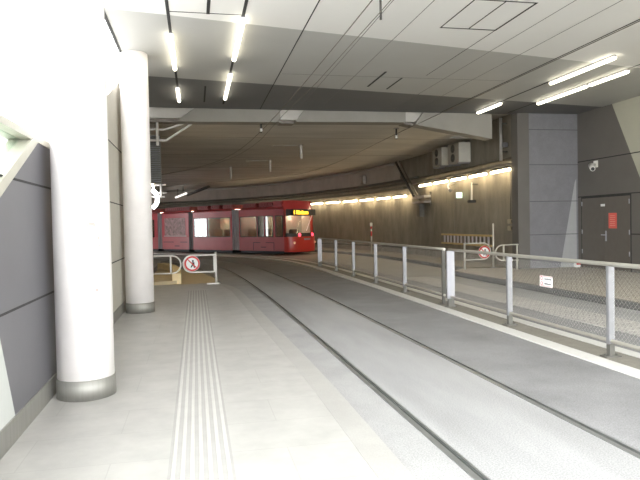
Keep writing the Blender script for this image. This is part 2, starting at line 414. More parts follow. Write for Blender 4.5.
struct(MB().prism([(2.42,PY+.25,4.52),(2.85,PY+.25,4.52),(2.85,PY+.25,CEIL),(2.42,PY+.25,CEIL)], (0,.4,0)).build('portal_beam', 'conc_beam_dark'))
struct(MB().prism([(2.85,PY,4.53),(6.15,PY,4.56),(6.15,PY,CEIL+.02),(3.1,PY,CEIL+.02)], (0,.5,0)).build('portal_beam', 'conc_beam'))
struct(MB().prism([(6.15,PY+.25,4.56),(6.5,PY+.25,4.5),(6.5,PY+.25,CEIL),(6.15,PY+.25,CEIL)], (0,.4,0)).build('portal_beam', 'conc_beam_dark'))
struct(MB().prism([(6.42,PY-.02,4.50),(8.9,PY-.02,4.10),(8.9,PY-.02,CEIL+.02),(6.7,PY-.02,CEIL+.02)], (0,.45,0)).build('portal_beam', 'conc_beam'))
b = MB()   # construction joints and stains lines in the soffit
for y, x0, x1 in ((20.5,-1.5,9.6),(25.5,-1.8,9.6),(31,-3,9),(37,-6,7.4)): b.box(x0,x1,y,y+.03,TC-.004,TC+.01)
struct(b.build('tunnel_ceiling_joints', 'conc_beam_dark'))

# tunnel right wall (curved) and unseen left wall pieces
struct(MB().sweep(WALL, [(0,-.3),(0,5.2),(.35,5.2),(.35,-.3)]).build('wall_tunnel', 'conc_wall'))
lw = catmull([(LX,17),(LX-.05,20),(-1.9,24),(-3.2,28),(-5.6,33),(-6.6,34.75)], 6)
for seg in (lw, [(-7.05,35.4),(-9,37.6),(-12,40.3)], [(-12.6,42.3),(-13.5,48),(-13.5,59)]):  # unseen wall pieces, gaps shaped to put daylight reflections in the tram windows
    struct(MB().sweep(seg, [(0,-.3),(0,5.2),(-.4,5.2),(-.4,-.3)]).build('unseen_wall_left', 'conc_wall'))
struct(MB().sweep(offset([p for p in WALL if p[1] > 27.6], -.02), [(0,3.72),(0,TC),(.02,TC),(.02,3.72)]).build('wall_tunnel_upper','conc_upper'))
b = MB()
for z in (1.15, 2.35): b.sweep(offset(WALL,-.004), [(0,z),(0,z+.012),(.02,z+.012),(.02,z)])
acc = 0
for a, c in zip(WALL, WALL[1:]):
    acc += math.dist(a, c)
    if acc > 2.6:
        acc = 0; b.box(c[0]-.006, c[0]+.02, c[1]-.008, c[1]+.008, 0, TC)
struct(b.build('wall_tunnel_joints', 'conc_beam_dark'))

# grey pier and right wall with the diagonal colour change
struct(MB().box(9.98,RX+.4,16.65,17.3,.10,CEIL+.1).build('wall_pier', 'panel_blue'))
struct(MB().box(9.60,9.982,16.63,17.0,.10,CEIL+.1).build('wall_pier_reveal', 'panel_dark'))
struct(MB().prism([(11.02,16.646,.12),(RX-.06,16.646,.12),(RX-.06,16.646,2.85),(11.54,16.646,2.75)], (0,.02,0)).build('wall_pier_inlay', 'panel_pier_light'))
dz = lambda z: 12.72 + (z-.12)*.497   # y of the diagonal at height z
struct(MB().prism([(RX,dz(.1),.1),(RX,17,.1),(RX,17,CEIL+.2),(RX,dz(CEIL+.2),CEIL+.2)], (.4,0,0)).build('wall_right', 'panel_dark'))
struct(MB().prism([(RX,-4,.1),(RX,dz(.1),.1),(RX,dz(CEIL+.2),CEIL+.2),(RX,-4,CEIL+.2)], (.4,0,0)).build('wall_right', 'panel_light'))
b = MB()
for z in (2.27, 3.35): b.box(RX-.003,RX+.02,-4,16.65,z,z+.03)
b.box(RX-.003,RX+.02,-4,14.33,1.15,1.18)
for z in (1.14, 2.16, 3.28, 4.35): pass
b.box(RX-.003,RX+.02,13.2,13.22,.12,CEIL)
struct(b.build('wall_joints', 'joint'))
b = MB()
for z in (1.14, 2.16, 3.28, 4.35): b.box(9.99,RX,16.642,16.67,z,z+.018)
struct(b.build('pier_joints', 'pier_joint'))

# ------------------------------------------------------------------ left wall
zt = 2.38
def lwall(poly, m, name='wall_left'):
    struct(MB().prism([(LX,y,z) for y,z in poly], (-.22,0,0)).build(name, m))
lwall([(4.12,1.85),(4.66,1.85),(5.72,zt),(6.55,zt),(7.0,.2),(4.88,.2)], 'panel_left')
lwall([(-3,.2),(4.88,.2),(4.12,1.85),(4.66,1.85),(4.45,1.76),(3.0,.95),(-3,.95)][:3] + [(2.6,.85),(-3,.85)], 'panel_mint')
lwall([(7.0,.2),(6.55,zt),(11.95,4.35),(13.4,CEIL),(17.1,CEIL),(17.1,.2)], 'panel_cream')
# wall continues under the glass balustrade
lwall([(4.12,1.85),(2.6,.85),(2.62,.80),(4.14,1.80)], 'panel_left', 'wall_left_edge')
struct(MB().box(LX-.22,LX+.012,-3,17.1,-.03,.205).build('baseboard_left', 'brushed'))
b = MB()
for z in (.99, 1.99): b.box(LX-.01,LX+.004,4.3,7.2,z,z+.018)
for z in (1.02, 2.03, 3.05): b.box(LX-.01,LX+.004,7.2,17,z,z+.018)
struct(b.build('wall_left_joints', 'joint'))
t = thing('glass_balustrade', 'triangular glass balustrade with metal coping on top of the slate wall', 'balustrade', (LX-.1,2,.85))
MB().box(LX-.2,LX+.012,-3,6.6,zt,zt+.06).build('coping', 'coping', t)
MB().prism([(LX+.02,2.55,.83),(LX+.02,5.75,zt+.0),(LX+.02,5.60,zt+.02),(LX+.02,2.5,.93)], (-.19,0,0)).build('sloping_rail', 'coping', t)
MB().prism([(LX-.08,-3,.86),(LX-.08,2.6,.86),(LX-.08,5.62,zt),(LX-.08,-3,zt)], (-.012,0,0)).build('pane', 'glass_clear', t)

# columns
def column(y, label, marks):
    t = thing('column', label, 'column', (-1.06, y, .02), 'round columns along the platform')
    MB().lathe([(.258,.20),(.258,4.2),(.255,CEIL)], (-1.06,y)).build('shaft', 'column', t)
    MB().lathe([(.268,.02),(.268,.205)], (-1.06,y)).build('foot_ring', 'brushed', t)
    if marks:
        def mk(ang, z, w, h):
            c = math.cos(ang); s = math.sin(ang); p = Vector((-1.06+.259*c, y+.259*s, z)); tx = Vector((-s, c, 0))
            MB().prism([p-tx*w/2, p+tx*w/2, p+tx*w/2+Vector((0,0,h)), p-tx*w/2+Vector((0,0,h))], Vector((c,s,0))*.0015).build('pencil_mark', 'pencil', t)
        for a, z, w, h in ((-1.22,1.62,.022,.03),(-1.08,1.63,.05,.028),(-.98,1.62,.02,.035),(-.82,1.50,.014,.03),(-.88,1.475,.09,.006),(-.80,1.44,.03,.012),(-.95,1.02,.03,.03)):
            mk(a, z, w, h)
column(6.05, 'round white column nearest the camera with steel foot ring and faint pencil marks', True)
column(11.75, 'round pale column further back beside the cream wall panel', False)

# ------------------------------------------------------------------ railing
FX = 4.66; RT = 1.075
postY = [3.8, 6.08, 8.36, 10.86, 13.08, 15.36, 17.64, 19.9]
def fpost(t, x, y, w, m, h=RT-.02, thick=.05):
    p = MB(); p.bbox(x-w/2, x+w/2, y-thick/2, y+thick/2, .15, h, .006)
    o = p.build('post', m, t)
    q = MB(); q.box(x-.1,x+.1,y-.06,y+.06,.005,.022); q.box(x-w*.38,x+w*.38,y-.03,y+.03,.02,.16)
    for sx in (-.075,.075): q.tube([(x+sx,y,.02),(x+sx,y,.045)], .014, 6)
    q.build('foot_plate', 'galv_dark', o)
    return o
def fpath(y):   # railing follows the kerb
    for a, c in zip(WL, WL[1:]):
        if a[1] <= y <= c[1]:
            k = (y-a[1])/(c[1]-a[1]); return a[0]+(c[0]-a[0])*k+.28
    return FX
def wires(t, y0, y1):
    b = MB(); z0, z1 = .18, RT-.05; L_ = y1-y0; H_ = z1-z0; sp = .06; r = .0006
    n = int((L_+H_)/sp)
    for k in range(1, n):
        o = k*sp
        for d in (1, -1):
            a0 = max(0, o-H_); a1 = min(L_, o)
            if a1-a0 < .03: continue
            ya, yb = a0, a1; za, zb = z1-(o-a0)+ (0), z1-(o-a1)
            za = z1 - (o-a0) ; zb = z1-(o-a1)
            if d < 0: za, zb = z0+z1-za, z0+z1-zb
            pa, pb = (fpath(y0+ya)+d*.002, y0+ya, za), (fpath(y0+yb)+d*.002, y0+yb, zb)
            b.tube([pa, pb], r, 4, smooth=False, cap=False)
    b.build('wire_mesh', 'wire', t)
def rail_run(t, ys, end_y):
    pts = [(fpath(y), y) for y in [ys[0]+(end_y-ys[0])*k/14 for k in range(15)]]
    MB().tube([(x,y,RT) for x,y in pts], .026, 12).build('handrail', 'handrail', t)
    MB().tube([(x,y,.19) for x,y in pts], .024, 8).build('bottom_rail', 'handrail', t)
t = thing('railing', 'near grey steel railing section with wire mesh and a small warning sign', 'railing', (FX, 3.8, 0), 'railing sections on the white kerb')
for y in postY[:3]: fpost(t, fpath(y), y, .085, 'galv')
fpost(t, fpath(10.5)+.0, 10.53, .15, 'galv_bright')
rail_run(t, [1.5], 10.60)
for y0, y1 in zip([1.6]+postY[:3], postY[:3]+[10.53]): wires(t, y0+.05, y1-.05)
t = thing('railing', 'far grey steel railing section with five slim posts, running into the tunnel', 'railing', (FX, 10.86, 0), 'railing sections on the white kerb')
fpost(t, fpath(10.86), 10.86, .07, 'galv_dark')
for y in postY[4:]: fpost(t, fpath(y), y, .085, 'galv')
fpost(t, fpath(22.3), 22.3, .16, 'galv_bright')
rail_run(t, [10.80], 22.38)
for y0, y1 in zip(postY[3:], postY[4:]+[22.3]): wires(t, y0+.05, y1-.05)
# small sign on the mesh
t = thing('warning_sign', 'small white rectangular sign with red symbols hung on the railing mesh', 'sign', (FX, 7.2, .75))
sy = 7.33; sx = FX-.02
MB().bbox(sx-.012,sx-.004,sy-.15,sy+.15,.69,.84,.003).build('board', 'white', t)
b = MB(); b.disc((sx-.0145,sy+.095,.802),(-1,0,0),.026,.002,r0=.018,n=20); b.disc((sx-.0145,sy+.095,.735),(-1,0,0),.026,.002,r0=.018,n=20)
b.box(sx-.0145,sx-.0125,sy-.15,sy+.15,.701,.706); b.box(sx-.0145,sx-.0125,sy-.15,sy+.15,.829,.834)
b.build('red_symbols', 'red', t)
b = MB()
for z in (.80,.735):
    yy = sy+.03
    while yy > sy-.12:
        w = random.uniform(.012,.03); b.box(sx-.0145,sx-.0125,yy-w,yy,z-.012,z+random.uniform(.006,.014)); yy -= w+.006
b.build('print', 'ink', t)

# ------------------------------------------------------------------ ceiling lamps
def ceil_lamp(x, y0, y1, label):
    t = thing('ceiling_lamp', label, 'lamp', (x, (y0+y1)/2, CEIL-.1), 'fluorescent lamps in the white and grey ceiling')
    MB().box(x-.03,x+.03,y0,y1,CEIL-.035,CEIL).build('housing', 'galv', t)
    pts = [(x,y0,CEIL-.05),(x,y0+.04,CEIL-.06),(x,y1-.04,CEIL-.06),(x,y1,CEIL-.05)]
    MB().tube(pts, .04, 12).build('tube', 'tube', t)
ceil_lamp(-.33, 10.35, 12.55, 'long ceiling lamp in the leftmost row, right beside the far column top')
ceil_lamp(-.33, 14.3, 15.7, 'short ceiling lamp in the leftmost row, behind the long one')
ceil_lamp(.80, 9.4, 11.7, 'long ceiling lamp nearest the camera in the second row from the left')
ceil_lamp(.80, 12.85, 15.3, 'ceiling lamp behind the nearer one in the second row from the left')
ceil_lamp(8.23, 10.55, 12.75, 'nearer long ceiling lamp in the left row of the right-hand pair of rows')
ceil_lamp(8.23, 15.1, 16.45, 'short ceiling lamp on the dark band near the portal beam end')
ceil_lamp(9.29, 11.5, 12.76, 'ceiling lamp in the rightmost row, nearer the camera of two end to end')
ceil_lamp(9.29, 12.90, 15.0, 'ceiling lamp in the rightmost row, nearer the grey pier of two end to end')

# ------------------------------------------------------------------ tunnel wall equipment
def wallpt(y):
    for a, c in zip(WALL, WALL[1:]):
        if a[1] <= y <= c[1]:
            k = (y-a[1])/(c[1]-a[1]); d = (Vector(c)-Vector(a)).normalized()
            return Vector((a[0]+(c[0]-a[0])*k, y)), d, Vector((-d.y, d.x))
def wall_lamp(ya, yb, z, label, m):
    pa, d, n = wallpt(ya); pb, _, _ = wallpt(yb)
    pa = pa+n*.30; pb = pb+n*.30
    t = thing('wall_lamp', label, 'lamp', ((pa.x+pb.x)/2,(pa.y+pb.y)/2,z), 'tube lamps along the tunnel wall')
    A = Vector((pa.x,pa.y,z)); B = Vector((pb.x,pb.y,z))
    MB().tube([A,B], .042, 10).build('tube', m, t)
    w = Vector((n.x,n.y,0))
    MB().prism([A+w*.05+Vector((0,0,.04)), B+w*.05+Vector((0,0,.04)), B-w*.05+Vector((0,0,.04)), A-w*.05+Vector((0,0,.04))], (0,0,.06)).build('housing', 'tray', t)
    for k in (.2,.8):
        c = A.lerp(B,k)+Vector((0,0,.06)); MB().tube([c, c-w*.29], .012, 6).build('bracket', 'galv_dark', t)
row1 = [(17.08+1.63*k,17.08+1.63*k+1.22) for k in range(5)]
ords = ['first','second','third','fourth','fifth','sixth','seventh','eighth','ninth','tenth','eleventh','twelfth']
for i,(a,c) in enumerate(row1):
    wall_lamp(a, c, 3.19, f'{ords[i]} tube lamp from the grey pier on the straight tunnel wall', 'wall_tube')
y = 26.5; i = 0
while i < 10:
    pa, d, n = wallpt(y); y2 = y + 1.45*d.y
    wall_lamp(y, y2, 2.84 + .012*i, f'{ords[i]} tube lamp past the dark conduit on the curving tunnel wall', 'wall_tube_far')
    y = y2 + .55*d.y; i += 1

t = thing('wall_lamp', 'assumed tube lamp on the left tunnel wall, hidden behind the far column', 'lamp', (-1.2,20,2.95), 'tube lamps along the tunnel wall')  # assumed lamp, added out of sight to light the ramp and its kerb
MB().tube([(-1.29,17.9,2.95),(-1.31,20.2,2.95)], .042, 10).build('tube', 'wall_tube', t)
MB().box(-1.38,-1.24,17.9,20.2,3.0,3.06).build('housing', 'tray', t)

def along(y0, y1, n, off):
    out = []
    for k in range(n+1):
        p, d, nn = wallpt(y0+(y1-y0)*k/n); out.append((p.x+nn.x*off, p.y+nn.y*off))
    return out
def runs(label, y0, y1, off, z, r, m, name='pipe', n=30, cat='pipe'):
    return tag(MB().tube([(x,y,z) for x,y in along(y0,y1,n,off)], r, 8).build(name, m), label, cat)
o = MB().sweep(along(17.05,25.6,12,.30), [(-.12,3.31),(-.12,3.38),(.12,3.38),(.12,3.31)]).build('cable_tray', 'tray')
tag(o, 'dark cable tray above the lamps on the straight tunnel wall', 'cable tray')
o = MB().sweep(along(26.5,53.5,40,.30), [(-.12,3.18),(-.12,3.28),(.12,3.28),(.12,3.18)]).build('cable_tray', 'tray')
tag(o, 'dark cable tray above the lamps on the curving tunnel wall', 'cable tray')
runs('upper dark pipe of the bundle along the curving tunnel wall', 25.5, 53.5, .10, 3.62, .06, 'galv_dark')
runs('middle pipe of the bundle along the curving tunnel wall', 26.5, 53.5, .10, 3.45, .045, 'tray')
runs('silver pipe in the corner between soffit and curving tunnel wall', 28.4, 53.5, .10, 4.50, .06, 'pipe')
runs('thin pipe along the straight tunnel wall below the air conditioners', 17.2, 25.3, .08, 3.58, .04, 'tray', n=12)
runs('low cable run along the foot of the curving tunnel wall', 27, 48, .06, .42, .05, 'cable', name='cable', cat='cable')

# conduits
for k, lab in enumerate(('left dark diagonal conduit dropping from the soffit past the lamps', 'right dark diagonal conduit dropping from the soffit past the lamps')):
    s = -.45*k
    pts = []
    for y, z in ((27.3,4.48),(26.3,3.6),(25.2,2.78)):
        p, d, n = wallpt(y+s); pts.append((p.x+n.x*.44,p.y+n.y*.44,z))
    tag(MB().tube(pts, .055 if k == 0 else .035, 8).build('conduit', 'cable' if k == 0 else 'tray'), lab, 'conduit')
p, d, n = wallpt(24.9)
t = thing('wall_bracket', 'grey bracket with hanging stub at the foot of the diagonal conduits', 'bracket', (p.x-.2,24.9,2.3))
MB().box(p.x-.40,p.x-.10,24.05,25.5,2.66,2.76).build('upper_bar', 'pipe', t)
MB().box(p.x-.40,p.x-.10,24.05,25.5,2.44,2.52).build('lower_bar', 'galv', t)
MB().bbox(p.x-.34,p.x-.10,24.8,25.15,1.85,2.42,.02).build('stub', 'galv_dark', t)
for yy in (24.1,25.4): MB().box(p.x-.12,p.x-.07,yy,yy+.06,2.3,2.9).build('plate', 'galv_dark', t)

# air conditioners
def ac(y0, y1, z0, z1, label):
    x0 = 9.42; x1 = 9.90
    t = thing('air_conditioner', label, 'air conditioner', ((x0+x1)/2,(y0+y1)/2,z0), 'air conditioners on the tunnel wall')
    MB().bbox(x0,x1,y0,y1,z0,z1,.015,0).build('casing', 'ac_side', t)
    MB().box(x0+.015,x1-.015,y0-.012,y0+.01,z0+.015,z1-.015).build('end_panel', 'ac_face', t)
    h = (z1-z0)
    for k in (.27,.73):
        c = (x0-.005,(y0+y1)/2,z0+h*k)
        g = MB(); r = min(h*.21,(y1-y0)*.36)
        g.disc(c,(-1,0,0),r,.02,r0=r*.86); g.disc(c,(-1,0,0),r*.55,.02,r0=r*.48); g.disc(c,(-1,0,0),r*.2,.025)
        for a in range(6):
            an = a*PI/3; g.tube([(x0-.012,c[1],c[2]),(x0-.012,c[1]+r*.9*math.cos(an),c[2]+r*.9*math.sin(an))], .008, 4)
        f = g.build('fan_grille', 'galv_dark', t)
        MB().disc((x0-.002,c[1],c[2]),(-1,0,0),r*.84,.004).build('fan_opening', 'black', f)
    for yy in (y0+.1,y1-.1): MB().box(x0,x1-.01,yy-.02,yy+.02,z0-.05,z0).build('support', 'galv', t)
ac(20.40,21.35,3.76,4.50,'air conditioner on the tunnel wall nearer the camera with pale end panel')
ac(21.95,22.85,3.80,4.52,'air conditioner on the tunnel wall further from the camera')

# exit sign, emergency spot, edge-on box, sockets
t = thing('exit_sign', 'small lit greenish exit sign on the tunnel wall below the lamps', 'sign', (9.75,21.25,2.5))
MB().bbox(9.66,9.92,21.18,21.26,2.48,2.72,.01).build('housing', 'box_grey', t)
b = MB(); b.box(9.67,9.90,21.172,21.182,2.50,2.70); b.build('face', 'exit', t)
b = MB(); b.box(9.70,9.73,21.166,21.173,2.54,2.66); b.prism([(9.87,21.166,2.60),(9.81,21.166,2.65),(9.81,21.166,2.55)],(0,.007,0)); b.box(9.75,9.81,21.166,21.173,2.585,2.615)
b.build('pictogram', 'white', t)
t = thing('loudspeaker', 'slim dark box mounted edge-on on the tunnel wall right of the exit sign', 'loudspeaker', (9.85,19.95,2.3))
MB().bbox(9.66,9.72,19.92,19.98,2.33,3.0,.01).build('upright', 'ac_face', t)
MB().box(9.70,9.93,19.93,19.97,2.90,2.95).build('arm', 'galv_dark', t)
MB().bbox(9.54,9.80,19.8,20.0,2.26,2.36,.02).build('horn', 'black', t)
t = thing('wall_spotlight', 'white bent bracket spotlight under the lamps left of the exit sign', 'lamp', (9.8,21.9,2.9))
MB().tube([(9.9,21.9,3.1),(9.70,21.85,3.08),(9.62,21.82,2.96),(9.66,21.8,2.85)], .035, 8).build('arm', 'white', t)
MB().tube([(9.66,21.8,2.86),(9.72,21.78,2.76)], .06, 10).build('head', 'galv', t)
for z, w in ((1.50,'upper'),(1.28,'lower')):
    t = thing('socket_box', f'{w} small tan socket box on the tunnel wall by the grey pier', 'socket', (9.86,17.56,z))
    MB().bbox(9.80,9.93,17.46,17.66,z,z+.15,.012).build('box', 'box_tan', t)
    MB().box(9.83,9.90,17.452,17.462,z+.03,z+.12).build('lid', 'tray', t)
tag(MB().tube([(9.87,17.56,1.65),(9.87,17.56,3.3)], .012, 6).build('conduit', 'tray'), 'thin vertical conduit above the socket boxes on the tunnel wall', 'conduit')
t = thing('drain_pipe', 'pale vertical pipe high on the tunnel wall beside the portal beam', 'pipe', (9.7,17.75,3.5))
MB().tube([(9.66,17.75,3.52),(9.66,17.75,4.9)], .05, 10).build('pipe', 'pipe', t)
MB().bbox(9.68,9.84,17.6,17.8,3.95,4.1,.02).build('junction_box', 'galv', t)
b = MB()
for z in (3.8,4.7): b.box(9.66,9.88,17.73,17.77,z,z+.04)
b.build('clip', 'galv_dark', t)
p, d, n = wallpt(31.8)
t = thing('junction_box', 'grey junction box high on the curving tunnel wall', 'box', (p.x-.1,31.8,3.75))
MB().bbox(p.x-.30,p.x-.09,31.5,32.1,3.76,4.22,.02).build('box', 'box_grey', t); MB().box(p.x-.315,p.x-.295,31.56,32.04,3.82,4.16).build('lid', 'pipe', t)
t = thing('marker_post', 'thin red and white marker post on the walkway of the curving wall', 'post', (8.78,29.5,.1))
MB().tube([(8.78,29.5,.1),(8.78,29.5,1.62)], .038, 10).build('post', 'tube_warm', t)
b = MB(); b.tube([(8.78,29.5,.95),(8.78,29.5,1.2)], .042, 10); b.tube([(8.78,29.5,1.32),(8.78,29.5,1.44)], .042, 10); b.build('red_band', 'red', t)
MB().bbox(8.72,8.84,29.46,29.54,1.45,1.64,.01).build('top_plate', 'ac_face', t)

# ladder hung flat on the wall
t = thing('ladder', 'yellow-railed ladder hung sideways on the tunnel wall behind the barrier', 'ladder', (9.72,20.6,.65))
for z in (.76,1.10): MB().bbox(9.70,9.76,18.55,22.75,z-.035,z+.035,.008).build('side_rail', 'ladder_rail', t)
for k in range(13):
    y = 18.8+k*.305; MB().bbox(9.71,9.75,y-.05,y+.05,.78,1.08,.008).build('rung', 'ladder_rung', t)
for i, y in enumerate((19.6,22.2)):
    tag(MB().prism([(9.95,y,1.0),(9.95,y,.67),(9.66,y,.67),(9.66,y,.715),(9.90,y,.715),(9.90,y,1.0)],(0,.05,0)).build('wall_hook', 'galv_dark'),
        ('steel wall hook carrying the near end of the ladder','steel wall hook carrying the far end of the ladder')[i], 'hook')

# ------------------------------------------------------------------ barriers with round signs
def arc(cx, y, cz, r, a0, a1, n=14): return [(cx+r*math.cos(a0+(a1-a0)*k/n), y, cz+r*math.sin(a0+(a1-a0)*k/n)) for k in range(n+1)]
def round_sign(t, cx, y, cz, r):
    s = MB().disc((cx,y,cz),(0,-1,0),r,.012,n=36).build('sign_plate', 'white', t)
    MB().disc((cx,y-.012,cz),(0,-1,0),r*.97,.003,r0=r*.74,n=36).build('red_ring', 'red', s)
    b = MB(); yy = y-.0155
    q = lambda u, w: (cx+u*r, yy, cz+w*r)
    b.prism([q(.10+.13*math.cos(a*PI/6), .33+.13*math.sin(a*PI/6)) for a in range(12)], (0,.003,0))
    b.prism([q(-.02,.18),(q(.28,.16)),q(.30,-.15),q(.36,-.55),q(.20,-.55),q(.12,-.22),q(-.08,-.5),q(-.22,-.46),q(-.04,-.12)], (0,.003,0))
    b.build('walking_figure', 'black', s)
    b = MB(); b.prism([q(-.56,.46),q(-.46,.56),q(.56,-.46),q(.46,-.56)], (0,-.002,0)); b.build('red_slash', 'red', s)

y = 16.75
t = thing('barrier_gate', 'white tube barrier with round no-pedestrians sign at the platform end', 'barrier', (.52,y,.02), 'tube barriers at the platform end')
MB().tube([(.52,y,.03),(.52,y,.90)], .03, 12).build('post', 'tube_paint', t)
MB().bbox(.52-.26,.52+.08,y-.1,y+.1,.02,.05,.008).build('foot_plate', 'tube_paint', t)
MB().tube([(.52,y,.82)]+arc(-.13,y,.59,.23,PI/2,3*PI/2)+[(.52,y,.36)], .022, 10).build('loop_tube', 'tube_paint', t)
MB().bbox(.455,.49,y-.02,y+.02,.34,.85,.006).build('hinge_bar', 'tube_paint', t)
round_sign(t, -.12, y-.03, .60, .215)
t = thing('barrier_gate', 'white tube barrier with rounded end coming out behind the far column', 'barrier', (-1.3,y,.02), 'tube barriers at the platform end')
MB().tube([(-1.34,y,.83)]+arc(-.66,y,.59,.24,PI/2,-PI/2)+[(-1.34,y,.35)], .022, 10).build('loop_tube', 'tube_paint', t)
MB().tube([(-.69,y,.35),(-.69,y,.83)], .026, 10).build('upright', 'tube_paint', t)
MB().tube([(-1.30,y,.02),(-1.30,y,.92)], .03, 10).build('post', 'tube_paint', t)
# curved kerb, ramp and paving past the platform end, warm lamplight in their colour
struct(MB().prism([(-1.3,17.0,-.03),(.45,17.0,-.03),(.62,18.2,-.03),(.2,21,-.03),(-.6,23.5,-.03),(-1.36,24,-.03)],(0,0,.034)).build('lamplight_paving','lamplight_tan'))
yk = catmull([(-1.3,22.8),(-.95,21.8),(-.72,20.4),(-.60,19.0),(-.56,17.3)],6)
struct(MB().prism([(x,y_,-.03) for x,y_ in yk]+[(-1.36,17.05,-.03),(-1.36,22.8,-.03)],(0,0,.13)).build('ramp', 'lamplight_tan'))
struct(MB().sweep(yk,[(-.12,-.03),(-.12,.30),(.12,.30),(.12,-.03)]).build('ramp_kerb', 'lamplight_tan_pale'))

y = 17.1
t = thing('barrier_gate', 'steel tube barrier with red ring sign in front of the ladder', 'barrier', (8.05,y,.12), 'tube barriers on the tunnel walkway')
MB().tube([(8.05,y,.10),(8.05,y,.93)], .03, 10).build('post', 'tube_warm', t)
MB().tube([(8.05,y,.92)]+arc(8.66,y,.67,.25,PI/2,-PI/2)+[(8.05,y,.42)], .022, 10).build('loop_tube', 'tube_warm', t)
round_sign(t, 8.69, y-.03, .645, .20)
y = 16.45
t = thing('barrier_gate', 'steel tube barrier with square frame next to the grey pier', 'barrier', (9.4,y,.12), 'tube barriers on the tunnel walkway')
MB().tube([(9.48,y,.88)]+arc(8.96,y,.64,.23,PI/2,3*PI/2)+[(9.48,y,.41)], .022, 10).build('loop_tube', 'tube_warm', t)
for x in (9.0,9.44): MB().tube([(x,y,.40),(x,y,.88)], .028, 10).build('upright', 'tube_warm', t)
MB().tube([(9.44,y,.11),(9.44,y,.42)], .03, 10).build('post', 'tube_warm', t)
t = thing('pole', 'slim tall pale pole between the two barriers near the grey pier', 'pole', (9.22,17.5,.12))
MB().tube([(9.22,17.5,.11),(9.22,17.5,1.52)], .028, 10).build('shaft', 'tube_warm', t)
MB().box(9.14,9.30,17.42,17.58,.11,.135).build('foot_plate', 'galv', t)

# ------------------------------------------------------------------ door and its fittings
t = thing('door_1', 'dark double service door in the right wall', 'door', (RX,15.4,.12))
t['kind'] = 'structure'
ya, ym, yb = 14.36, 15.42, 16.45
for a, c in ((ya,ym-.006),(ym+.006,yb)): MB().box(RX-.014,RX+.02,a,c,.125,2.22).build('leaf', 'door', t)
MB().prism([(RX-.004,ya-.04,.12),(RX-.004,ya-.04,2.27),(RX-.004,yb+.04,2.27),(RX-.004,yb+.04,.12),(RX-.004,yb,.12),(RX-.004,yb,2.225),(RX-.004,ya,2.225),(RX-.004,ya,.12)],(.03,0,0)).build('frame', 'joint', t)
b = MB(); b.box(RX-.022,RX-.012,ym-.11,ym-.05,.95,1.25); b.tube([(RX-.02,ym-.08,1.13),(RX-.07,ym-.08,1.13),(RX-.07,ym+.06,1.13)],.013,8)
b.build('handle', 'galv_bright', t)
for yy in (ya+.02, yb-.02):
    for z in (.55,1.15,2.0): MB().tube([(RX-.02,yy,z),(RX-.02,yy,z+.13)],.013,8).build('hinge', 'galv_bright', t)
t = thing('notice', 'red notice sheet on the right leaf of the dark door', 'notice', (RX-.02,15.05,1.4))
MB().box(RX-.022,RX-.016,14.88,15.22,1.32,1.76).build('sheet', 'notice', t)
for k in range(6): MB().box(RX-.025,RX-.0215,14.94+.02*(k%2),15.16,1.40+k*.055,1.412+k*.055).build('print_line', 'notice_line', t)
tag(MB().box(RX-.022,RX-.014,15.38,15.56,1.96,2.03).build('door_plate', 'white'), 'tiny white plate high on the dark double door', 'plate')
t = thing('security_camera', 'white security camera on the dark wall above the door', 'camera', (RX-.1,15.75,3.05))
MB().tube([(RX,15.78,3.22),(RX-.12,15.76,3.22),(RX-.17,15.74,3.14)],.025,8).build('arm', 'camera_white', t)
c = MB().tube([(RX-.05,15.95,3.20),(RX-.28,15.55,3.06)],.075,12).build('housing', 'camera_white', t)
MB().tube([(RX-.28,15.55,3.06),(RX-.295,15.525,3.051)],.05,12).build('lens', 'black', c)
MB().bbox(RX-.02,RX,15.68,15.88,3.12,3.32,.008).build('wall_plate', 'camera_white', t)
t = thing('door_stop', 'small white and red block on the ground at the foot of the grey pier', 'door stop', (11.52,16.55,.12))
MB().bbox(11.44,11.60,16.46,16.62,.12,.25,.02).build('block', 'white', t); MB().bbox(11.45,11.59,16.455,16.47,.20,.25,.004).build('red_edge', 'red', t)

# ------------------------------------------------------------------ overhead line and hangers
def wire3(plan, z, y0, y1, r, dx=0): return [(x+dx,y,z) for x,y in plan if y0 <= y <= y1]
tag(MB().tube(wire3(TR1,4.42,-5,44,.012), .008, 6).build('contact_wire', 'tray'), 'dark overhead wire above the platform lane, curving with the track', 'wire')
tag(MB().tube([(2.62,-5,4.46),(2.52,8,4.46),(2.46,12,4.46),(2.3,15.5,4.46),(2.2,20,4.46)]+wire3(TR1,4.46,22,40,.012,.35), .006, 6).build('contact_wire', 'tray'), 'thinner overhead wire just right of the wire above the platform lane', 'wire')
tag(MB().tube(wire3(TR2,4.42,-5,50,.012), .008, 6).build('contact_wire', 'tray'), 'dark overhead wire above the lane beyond the railing', 'wire')
hang = [((1.9,17.2),.35,'black insulator hanging from the soffit just inside the portal, left','black'),
        ((6.3,18.2),.35,'black insulator hanging from the soffit just inside the portal, right','black'),
        ((3.42,27.5),.55,'pale hanger rod in the middle of the tunnel soffit','pipe_white'),
        ((3.95,22.3),.52,'pale hanger rod nearest the portal in the tunnel soffit','pipe_white'),
        ((1.8,30.6),.62,'pale hanger rod furthest into the tunnel soffit','pipe_white')]
